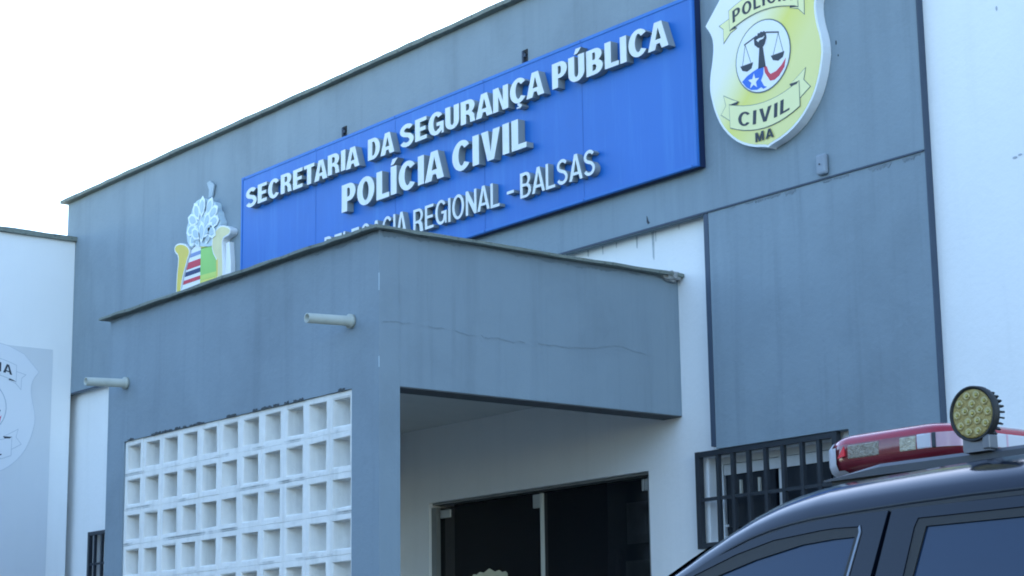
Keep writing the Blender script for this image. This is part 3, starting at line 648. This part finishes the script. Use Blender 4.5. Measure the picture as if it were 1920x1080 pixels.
cut('scroll_side', [[(-4.694, 4.30), (-4.615, 4.30), (-4.618, 4.50), (-4.640, 4.66), (-4.690, 4.66)]], PWHITE, A0 + .01, .038, parent=s2)
cut('striped_field', [lp], PWHITE, A0 + .004, .044)
def stripe(zt, zb, mt):
    def left(z):
        for i in range(len(lp) - 3):
            (xa, za), (xb, zb_) = lp[i], lp[i + 1]
            if za <= z <= zb_: return xa + (xb - xa) * (z - za) / (zb_ - za)
        return -5.2
    cut('stripe', [[(left(zb) + .006, zb), (-5.052, zb), (-5.052, zt), (left(zt) + .006, zt)]], mt, A0 + .001, .003)
stripe(4.672, 4.645, mat('stripe_grey_blue', (.22, .30, .52), .6)); stripe(4.610, 4.558, PRED); stripe(4.541, 4.508, mat('stripe_navy', (.03, .05, .14), .6)); stripe(4.480, 4.452, PRED); stripe(4.41, 4.38, INK)
GB = mat('gold_border', (.68, .66, .14), .5, .2, 8)
cut('green_field', [gr], GRN, A0 + .003, .044)
cut('green_field_border', [[(-5.046, 4.478), (-5.046, 4.442), (-4.786, 4.432), (-4.786, 4.468)]], mat('lime_print', (.52, .66, .14), .5, .2, 8), A0 + .0015, .0012)
cut('gold_border', [[(-5.050, 4.439), (-5.05, 4.385), (-4.78, 4.375), (-4.781, 4.429)]], GB, A0 + .001, .045)
cut('gold_border', [[(-5.05, 4.76), (-5.05, 4.69), (-4.90, 4.678), (-4.865, 4.66), (-4.862, 4.73), (-4.95, 4.765)]], GB, A0 + .001, .045)
cut('gold_border', [[(-4.79, 4.545), (-4.765, 4.555), (-4.765, 4.42), (-4.78, 4.42)]], YEL, A0 - .014, .05)
wre = cut('wreath', [smooth(wr, 1)], [SILV, SILV], A0 - .004, .052, 1)
# overlapping leaves on the wreath: a light rim and a slightly deeper blue-grey blade each
rl_ = random.Random(12)
leaves = []
for i in range(9):
    a_ = math.pi * (1.20 - 1.40 * i / 8); leaves.append((-5.0 + .165 * math.cos(a_), 4.86 + .135 * math.sin(a_), a_ + rl_.uniform(-.1, .1), .165))
for i in range(5):
    a_ = math.pi * (1.0 - 1.0 * i / 4); leaves.append((-5.0 + .085 * math.cos(a_), 4.80 + .10 * math.sin(a_), a_ * .6 + .63 + rl_.uniform(-.1, .1), .16))
leaves += [(-5.0, 4.80, 1.57, .17), (-5.09, 4.745, 2.2, .11), (-4.92, 4.745, .95, .11)]
BLADE = mat('leaf_blade', (.42, .54, .58), .5, .3, 20)
for i, (lx, lz, ang, ln) in enumerate(leaves):
    dx, dz = math.cos(ang), math.sin(ang); shp = [(-.5, 0), (-.3, .16), (0, .27), (.3, .22), (.5, 0), (.3, -.22), (0, -.27), (-.3, -.16)]
    for k_, (sc_, mt, dd) in enumerate(((1.0, SILVD, .010), (.66, BLADE, .0125))):
        outl = [(lx + (p * dx - q * dz) * ln * sc_, lz + (p * dz + q * dx) * ln * sc_) for p, q in shp]
        bm = bmesh.new(); plate(bm, outl, front(A0 - dd - .0031 * (i % 5)), .003); link('leaf', bm, mt, wre)
cut('finial', [[(-5.026, 5.191), (-4.982, 5.2), (-4.918, 5.158), (-4.926, 5.123), (-4.942, 5.07), (-4.996, 5.07), (-4.99, 5.13)]], mat('faded_finial', (.33, .42, .48), .6, .5, 25), A0 + .03, .012)

# ------------------------------------------------------------------ police car (parked, nose to the left)
YC = -1.45
car = empty('police_car', (4.7, YC, 0.008), 'black police car with a red light bar on its roof parked before the building', 'car')
def lerp_tab(tab, x):
    if x <= tab[0][0]: return tab[0][1]
    for (a, va), (b, vb) in zip(tab, tab[1:]):
        if x <= b: return va + (vb - va) * (x - a) / (b - a)
    return tab[-1][1]
edge = [(2.36, .80), (2.42, .92), (2.6, 1.0), (3.0, 1.06), (3.45, 1.11), (3.62, 1.16), (3.85, 1.29), (4.05, 1.405), (4.25, 1.51), (4.436, 1.597), (4.50, 1.628), (4.575, 1.660), (4.64, 1.682), (4.703, 1.697), (4.76, 1.706), (4.823, 1.713), (4.95, 1.719), (5.1, 1.724), (5.25, 1.727), (5.5, 1.728), (5.9, 1.72), (6.2, 1.705), (6.5, 1.67), (6.64, 1.60), (6.78, 1.38), (6.9, 1.10), (6.96, .90)]
def side_dy(z): return .75 + .25 * (1.7 - z) if z > 1.12 else (.895 + .02 * math.sin((1.12 - z) / .75 * math.pi) - .05 * max(0, (.5 - z) / .2))
def section(x):
    ze = lerp_tab(edge, x); zg = ze - .036; ny = 1.0
    if x < 2.9: ny = 1 - .16 * ((2.9 - x) / .55) ** 2
    if x > 6.5: ny = 1 - .10 * ((x - 6.5) / .46) ** 2
    roofy = min(1.0, max(0.0, (ze - 1.15) / .45))
    zb = min(1.10, zg - .02)
    pts = [(.0, .30), (.78, .30), (.875, .40), (side_dy(.6), .6), (side_dy(.85), min(.85, zb - .06)), (side_dy(zb), zb)]
    g = side_dy(zg); e = side_dy(ze)
    pts += [(g + .000, zg), (g + .002, zg + .007), (g + .000, zg + .012), (e - .002, ze - .006), (e - .010, ze + .003), (e - .03, ze + .014 * roofy + .005), (e - .09, ze + .038 * roofy + .012), (e - .25, ze + .058 * roofy + .02), (e * .35, ze + .074 * roofy + .03), (0, ze + .078 * roofy + .032)]
    return [(a * ny, z) for a, z in pts]
xs = sorted(set([round(a, 3) for a, _ in edge] + [2.38, 2.5, 2.8, 3.25, 3.72, 3.95, 4.15, 4.35, 4.47, 4.54, 4.61, 4.67, 4.73, 5.7, 6.35, 6.57, 6.71, 6.84]))
def loft(xs, lo, hi, off=0.0):
    bm = bmesh.new(); rows = []
    for x in xs:
        s = section(x)[lo:hi]; n = len(s)
        row = [(-a, z) for a, z in s]; row = [(x, YC + a, z) for a, z in row]
        mir = [(x, YC + a, z) for a, z in s[::-1]]
        if abs(s[-1][0]) < 1e-6: mir = mir[1:]
        if lo == 0: mir = mir[:-1]
        rows.append([bm.verts.new((p[0] - off * .6, p[1], p[2] + off)) for p in row + mir])
    closed = lo == 0
    for A, Bq in zip(rows, rows[1:]):
        m_ = len(A)
        for j in range(m_ if closed else m_ - 1): bm.faces.new((A[j], A[(j + 1) % m_], Bq[(j + 1) % m_], Bq[j]))
    if closed: bm.faces.new(rows[0]); bm.faces.new(rows[-1][::-1])
    return bm
bm = loft(xs, 0, 16); body = link('body', bm, PAINT, car, smooth=True)
bm = loft([x for x in xs if 3.64 <= x <= 4.44], 11, 16, .006); link('windscreen', bm, CGLASS, car, smooth=True)
bm = loft([x for x in xs if 6.60 <= x <= 6.90], 11, 16, -.0); bmesh.ops.translate(bm, verts=bm.verts, vec=(.006, 0, .003)); link('rear_window', bm, CGLASS, car, smooth=True)
def carside(off, sgn=1):
    nx = Vector((0, -1, .25)).normalized()
    def fn(u, v, d):
        dy = side_dy(v); y = -dy; o = off - d
        if sgn > 0: return (u, YC + y + nx.y * o, v + nx.z * o)
        return (u, YC - y - nx.y * o, v + nx.z * o)
    return fn
w1in = [(4.85, 1.12), (4.941, 1.554), (4.959, 1.632), (4.90, 1.6315), (4.811, 1.626), (4.675, 1.602), (4.563, 1.574), (4.44, 1.532), (4.3, 1.477), (4.15, 1.41), (4.0, 1.338), (3.86, 1.26), (3.72, 1.175), (3.66, 1.12)]
w1out = [(4.862, 1.10), (4.950, 1.54), (4.972, 1.640), (4.968, 1.653), (4.90, 1.6545), (4.86, 1.653), (4.724, 1.642), (4.613, 1.618), (4.49, 1.580), (4.30, 1.500), (4.10, 1.412), (3.9, 1.315), (3.74, 1.21), (3.58, 1.10)]
d1out = [(3.62, .47), (4.86, .47), (4.925, 1.10), (5.016, 1.545), (5.040, 1.663), (5.044, 1.680), (4.908, 1.679), (4.774, 1.669), (4.664, 1.649), (4.553, 1.617), (4.42, 1.567), (4.24, 1.487), (4.0, 1.370), (3.8, 1.255), (3.62, 1.145), (3.55, 1.05), (3.58, .8)]
w2in = [(5.045, 1.12), (5.128, 1.543), (5.148, 1.640), (5.384, 1.640), (5.7, 1.632), (5.86, 1.612), (5.90, 1.55), (5.92, 1.12)]
w2out = [(5.022, 1.10), (5.103, 1.544), (5.118, 1.640), (5.126, 1.658), (5.384, 1.659), (5.70, 1.652), (5.87, 1.635), (5.92, 1.59), (5.94, 1.10)]
d2out = [(4.872, .47), (5.75, .47), (5.82, .75), (5.99, .95), (6.0, 1.10), (5.985, 1.55), (5.93, 1.650), (5.72, 1.672), (5.384, 1.681), (5.068, 1.681), (5.054, 1.680), (5.030, 1.545), (4.940, 1.10)]
for sg in (1, -1):
    for dout, wout, win in ((d1out, w1out, w1in), (d2out, w2out, w2in)):
        # dense verticals so that the plate follows the body curve
        bm = bmesh.new(); plate(bm, dout, carside(.009, sg), .008, holes=[wout])
        dr = link('door', bm, PAINT, car)
        bm = bmesh.new(); plate(bm, offset_poly(wout, -.0015), carside(.0075, sg), .006, holes=[win]); link('window_seal', bm, RUB, dr)
        bm = bmesh.new(); plate(bm, offset_poly(win, .004), carside(.0035, sg), .003); link('window', bm, CGLASS, dr)
        hx = dout[1][0] - .16 if dout is d1out else 5.62
        bm = bmesh.new(); y_ = YC - sg * .925; box(bm, hx - .11, hx + .11, min(y_, y_ + sg * .02), max(y_, y_ + sg * .02), .955, .985, bev=.006); link('handle', bm, PAINT, dr)
# bright strip painting in a sky highlight on the front side window's rear edge
bm = bmesh.new(); plate(bm, [(4.868, 1.10), (4.956, 1.54), (4.978, 1.640), (4.973, 1.655), (4.969, 1.650), (4.972, 1.640), (4.950, 1.54), (4.862, 1.10)], carside(.0115), .004); link('window_edge_highlight', bm, EDGE_HI, car)
# black seal in the gutter line
bm = bmesh.new(); gl = [(x, lerp_tab(edge, x) - .0375) for x in xs if 3.7 <= x <= 6.3]
plate(bm, [(a, b + .003) for a, b in gl] + [(a, b - .006) for a, b in gl[::-1]], carside(.0035), .003); link('gutter_seal', bm, RUB, car)
bm = bmesh.new(); plate(bm, [(4.868, .5), (4.93, 1.10), (5.022, 1.545), (5.046, 1.663), (5.052, 1.682), (5.056, 1.682), (5.048, 1.663), (5.026, 1.545), (4.936, 1.10), (4.874, .5)], carside(.002), .002); link('door_seal', bm, RUB, car)
# roof rails
for sg in (1, -1):
    bm = bmesh.new(); yr = YC - sg * .565; n = 30; rows = []
    for i in range(n + 1):
        x = 4.70 + 1.7 * i / n; e_ = min(1, min(i, n - i) / 3.0); zt = 1.786 + .022 * e_; zb_ = 1.786 - .003
        wd = .016 + .006 * e_
        rows.append([bm.verts.new((x, yr + a, z)) for a, z in ((-wd, zb_), (-wd, zt - .008 * e_), (-wd * .6, zt), (wd * .6, zt), (wd, zt - .008 * e_), (wd, zb_))])
    for A, Bq in zip(rows, rows[1:]):
        for j in range(6): bm.faces.new((A[j], A[(j + 1) % 6], Bq[(j + 1) % 6], Bq[j]))
    bm.faces.new(rows[0]); bm.faces.new(rows[-1])
    rl = link('roof_rail', bm, CPLAST, car)
    bm = bmesh.new(); box(bm, 4.72, 6.38, yr - .010, yr + .010, 1.745, 1.7835); link('rail_base', bm, RUB, rl)
# light bar lying across the roof
bx0, bx1, by0, by1 = 4.588, 5.015, -1.935, -.965
def rrect(x0, x1, y0, y1, r, n=7):
    out = []
    for cx, cy, a0 in ((x1 - r, y0 + r, -90), (x1 - r, y1 - r, 0), (x0 + r, y1 - r, 90), (x0 + r, y0 + r, 180)):
        for i in range(n + 1):
            a = math.radians(a0 + 90 * i / n); out.append((cx + r * math.cos(a), cy + r * math.sin(a)))
    return out
def ring_stack(levels, mi=None):
    bm = bmesh.new(); rows = []
    for z, ins, r in levels:
        pts = rrect(bx0 + ins, bx1 - ins, by0 + ins, by1 - ins, r)
        rows.append([bm.verts.new((p[0], p[1], z + .012 * math.sin(math.pi * max(0, min(1, (p[0] - bx0) / (bx1 - bx0)))) * (1 if z > 1.86 else 0))) for p in pts])
    for A, Bq in zip(rows, rows[1:]):
        for j in range(len(A)):
            f = bm.faces.new((A[j], A[(j + 1) % len(A)], Bq[(j + 1) % len(A)], Bq[j])); f.smooth = True
    bm.faces.new(rows[0][::-1]); bm.faces.new(rows[-1]); return bm
def lens_stack(levels):
    bm = bmesh.new(); rows = []
    for z, ins, r, mi_ in levels:
        pts = rrect(bx0 + ins, bx1 - ins, by0 + ins, by1 - ins, r)
        rows.append([bm.verts.new((p[0], p[1], z + .010 * math.sin(math.pi * max(0, min(1, (p[0] - bx0) / (bx1 - bx0)))) * max(0, min(1, (z - 1.83) / .05)))) for p in pts])
    for (A, Bq), lv in zip(zip(rows, rows[1:]), levels):
        for j in range(len(A)):
            f = bm.faces.new((A[j], A[(j + 1) % len(A)], Bq[(j + 1) % len(A)], Bq[j])); f.smooth = True; f.material_index = lv[3]
    bm.faces.new(rows[0][::-1]); t = bm.faces.new(rows[-1]); t.material_index = 2; return bm
CORE = mat('lens_core', (.21, .045, .05), .14, .7, 16, coat=.4)
bar = link('light_bar', lens_stack([(1.806, .040, .065, 0), (1.812, .018, .08, 0), (1.822, .006, .09, 0), (1.834, .001, .095, 0), (1.842, .0, .095, 1), (1.852, .0, .095, 1), (1.864, .0005, .095, 1), (1.872, .002, .095, 2), (1.882, .006, .09, 2), (1.890, .016, .085, 2), (1.895, .034, .075, 2), (1.898, .07, .05, 2)]), [REDD, CORE, REDL], car)  # top rows in brighter red: sky light through the lens, painted in
for a, b, mt in ((4.690, 4.785, REFL), (4.845, 4.893, mat('bright_reflector', (.50, .46, .34), .25, .8, 80, metal=.3, bump=.8, bscale=150))):
    bm = bmesh.new(); box(bm, a, b, by0 - .0012, by0 + .03, 1.8425, 1.8745, bev=.003); link('led_module', bm, mt, bar)
bm = bmesh.new(); box(bm, 4.895, 4.935, by0 - .0012, by0 + .03, 1.843, 1.8765, bev=.003); link('white_lens', bm, CLEAR, bar)
bm = bmesh.new(); box(bm, 4.937, 4.947, by0 - .001, by0 + .03, 1.843, 1.8765, bev=.002); link('lens_divider', bm, INK, bar)
bm = bmesh.new(); rows = []
for z in (1.8435, 1.876):
    pts = rrect(bx0 - .0012, bx1 + .0012, by0 - .0012, by1 + .0012, .096)
    pts = pts[24:] + pts[:24]
    seg = [p for p in rrect(bx0 - .0012, bx1 + .0012, by0 - .0012, by1 + .0012, .096, 12)[:13] if p[0] < bx1 - .004]
    rows.append([bm.verts.new((p[0], p[1], z)) for p in [(4.949, by0 - .0012)] * 0 + seg])
for j in range(len(rows[0]) - 1): bm.faces.new((rows[0][j], rows[0][j + 1], rows[1][j + 1], rows[1][j])).smooth = True
link('pink_lens', bm, PINKL, bar)
bm = bmesh.new(); box(bm, bx1 - .04, bx1 + .0012, by0 + .10, by1 - .12, 1.8435, 1.8755, bev=.002)
link('white_lens', bm, CLEAR, bar)
for i in range(5):
    bm = bmesh.new(); y = by0 + .16 + i * .15; box(bm, bx1 + .0004, bx1 + .002, y, y + .006, 1.844, 1.875); link('lens_divider', bm, PINKL, bar)
# translucent end cap at the nose corner
bm = bmesh.new(); rows = []
for z, gr_ in ((1.800, -.03), (1.806, -.014), (1.818, -.001), (1.834, .003), (1.872, .003), (1.884, -.003)):
    pts = rrect(bx0 - gr_, bx1 + gr_, by0 - gr_, by1 + gr_, .09)
    seg = [p for p in pts if p[0] < bx0 + (.062 if z > 1.83 else .095) + .01 and p[1] < by0 + .12]
    rows.append([bm.verts.new((p[0], p[1], z)) for p in seg])
for A, Bq in zip(rows, rows[1:]):
    for j in range(min(len(A), len(Bq)) - 1): bm.faces.new((A[j], A[j + 1], Bq[j + 1], Bq[j])).smooth = True
link('end_cap', bm, mat('milky_cap', (.46, .46, .50), .3, coat=.4), bar)
bm = bmesh.new(); plate(bm, [(4.664, 1.846), (4.686, 1.850), (4.684, 1.872), (4.676, 1.862)], front(by0 - .0062), .004); link('red_reflector', bm, mat('bright_red', (.75, .02, .04), .3), bar)
for a, b in ((by0 + .02, by0 + .06), (by1 - .06, by1 - .02)):
    bm = bmesh.new(); box(bm, 4.72, 4.78, a, b, 1.78, 1.8135); link('foot', bm, CPLAST, bar)
# round work lamp beside it, facing sideways
lc = Vector((5.148, -2.052, 1.883)); RR = .058
def disc_rings(prof, mats, nm, parent, n=40):
    bm = bmesh.new(); rows = []
    for y, r in prof: rows.append([bm.verts.new((lc.x + r * math.cos(2 * math.pi * i / n), lc.y + y, lc.z + r * math.sin(2 * math.pi * i / n))) for i in range(n)])
    for A, Bq in zip(rows, rows[1:]):
        for j in range(n): bm.faces.new((A[j], A[(j + 1) % n], Bq[(j + 1) % n], Bq[j])).smooth = True
    bm.faces.new(rows[0]); bm.faces.new(rows[-1][::-1]); return bm
bm = disc_rings([(.002, RR - .006), (-.004, RR - .004), (-.005, RR), (.012, RR + .001), (.018, RR - .002), (.026, RR - .010), (.028, RR * .5)], None, None, None)
for i in range(26):
    a = 2 * math.pi * i / 26; c, s_ = math.cos(a), math.sin(a); r0, r1 = RR - .012, RR - .004
    v = [bm.verts.new((lc.x + r * c + t * -s_, lc.y + y, lc.z + r * s_ + t * c)) for r in (r0, r1) for t in (-.0018, .0018) for y in (.016, .036)]
    for f in ((0, 1, 3, 2), (4, 6, 7, 5), (0, 4, 5, 1), (2, 3, 7, 6), (0, 2, 6, 4), (1, 5, 7, 3)): bm.faces.new([v[k] for k in f])
lamp = link('spot_lamp', bm, RUB, car)
link('reflector', disc_rings([(.0, RR - .0065), (-.0015, RR - .0065), (-.002, RR - .010)], None, None, None), REFC, lamp)
spots = [(0, 0)] + [(.020 * math.cos(a), .020 * math.sin(a)) for a in [2 * math.pi * i / 5 + .3 for i in range(5)]] + [(.040 * math.cos(a), .040 * math.sin(a)) for a in [2 * math.pi * i / 10 for i in range(10)]]
bm = bmesh.new(); bm2 = bmesh.new()
for sx_, sz_ in spots:
    n = 14; c = Vector((lc.x + sx_, lc.y - .0022, lc.z + sz_)); prof = ((-.0002, .0088), (-.0022, .0080), (.0005, .0030))
    rows = [[bm.verts.new((c.x + r * math.cos(2 * math.pi * i / n), c.y + y, c.z + r * math.sin(2 * math.pi * i / n))) for i in range(n)] for y, r in prof]
    for A, Bq in zip(rows, rows[1:]):
        for j in range(n): bm.faces.new((A[j], A[(j + 1) % n], Bq[(j + 1) % n], Bq[j])).smooth = True
    bmesh.ops.create_icosphere(bm2, subdivisions=1, radius=.0036, matrix=Matrix.Translation((c.x, c.y - .001, c.z)))
link('led_cup', bm, mat('cup_metal', (.44, .38, .18), .35, metal=.4), lamp); link('led', bm2, mat('led_yellow', (.42, .36, .08), .2), lamp)
bm = bmesh.new(); box(bm, lc.x - .034, lc.x + .020, lc.y + .002, lc.y + .022, 1.806, lc.z - RR + .012, bev=.003)
box(bm, lc.x + .022, lc.x + .040, lc.y - .004, lc.y + .026, 1.806, 1.836, bev=.003); box(bm, lc.x - .03, lc.x + .036, lc.y + .0, lc.y + .06, 1.803, 1.8095)
link('bracket', bm, mat('zinc_bracket', (.16, .17, .19), .4, metal=.6), lamp)
# wheels, lamps, mirrors, bumpers (below the picture, but part of the car)
for x in (3.22, 6.02):
    for sg in (1, -1):
        yo = YC - sg * .93; yi = YC - sg * .70
        bm = bmesh.new(); cyl(bm, (x, yi, .345), (x, yo, .345), .335, n=40); wh = link('wheel', bm, TYRE, car)
        bm = bmesh.new(); cyl(bm, (x, yo, .345), (x, yo - sg * .012, .345), .215, .20, n=32)
        for i in range(5):
            a = 2 * math.pi * i / 5; cyl(bm, (x, yo - sg * .014, .345), (x + .19 * math.cos(a), yo - sg * .014, .345 + .19 * math.sin(a)), .03, .022, n=8)
        link('rim', bm, mat('alloy', (.45, .46, .48), .3, metal=.8), wh)
        bm = bmesh.new(); plate(bm, circle(x, .37, .40, .40, 40), carside(.004, sg), .003, holes=[circle(x, .345, .338, .338, 40)]); link('wheel_arch', bm, RUB, car)
for sg in (1, -1):
    bm = bmesh.new(); y0_ = YC - sg * .60
    plate(bm, [(.36, .86), (.66, .84), (.70, .94), (.62, .985), (.36, .96)], lambda u, v, d, sg=sg: (2.37 - .012 + d + .22 * max(0, u - .45), YC - sg * u, v), .04); link('headlight', bm, CLEAR, car)
    bm = bmesh.new(); bmesh.ops.create_uvsphere(bm, u_segments=16, v_segments=10, radius=1, matrix=Matrix.Translation((3.78, YC - sg * 1.03, 1.16)) @ Matrix.Diagonal((.075, .12, .085, 1)))
    mir = link('mirror', bm, PAINT, car, smooth=True)
    bm = bmesh.new(); plate(bm, rect(6.915, 6.965, .85, 1.10), carside(.012, sg), .01); link('tail_light', bm, REDL, car)
bm = bmesh.new(); box(bm, 2.30, 2.40, YC - .76, YC + .76, .42, .66, bev=.04); link('bumper', bm, CPLAST, car)
bm = bmesh.new(); box(bm, 6.93, 7.02, YC - .80, YC + .80, .45, .68, bev=.04); link('bumper', bm, CPLAST, car)
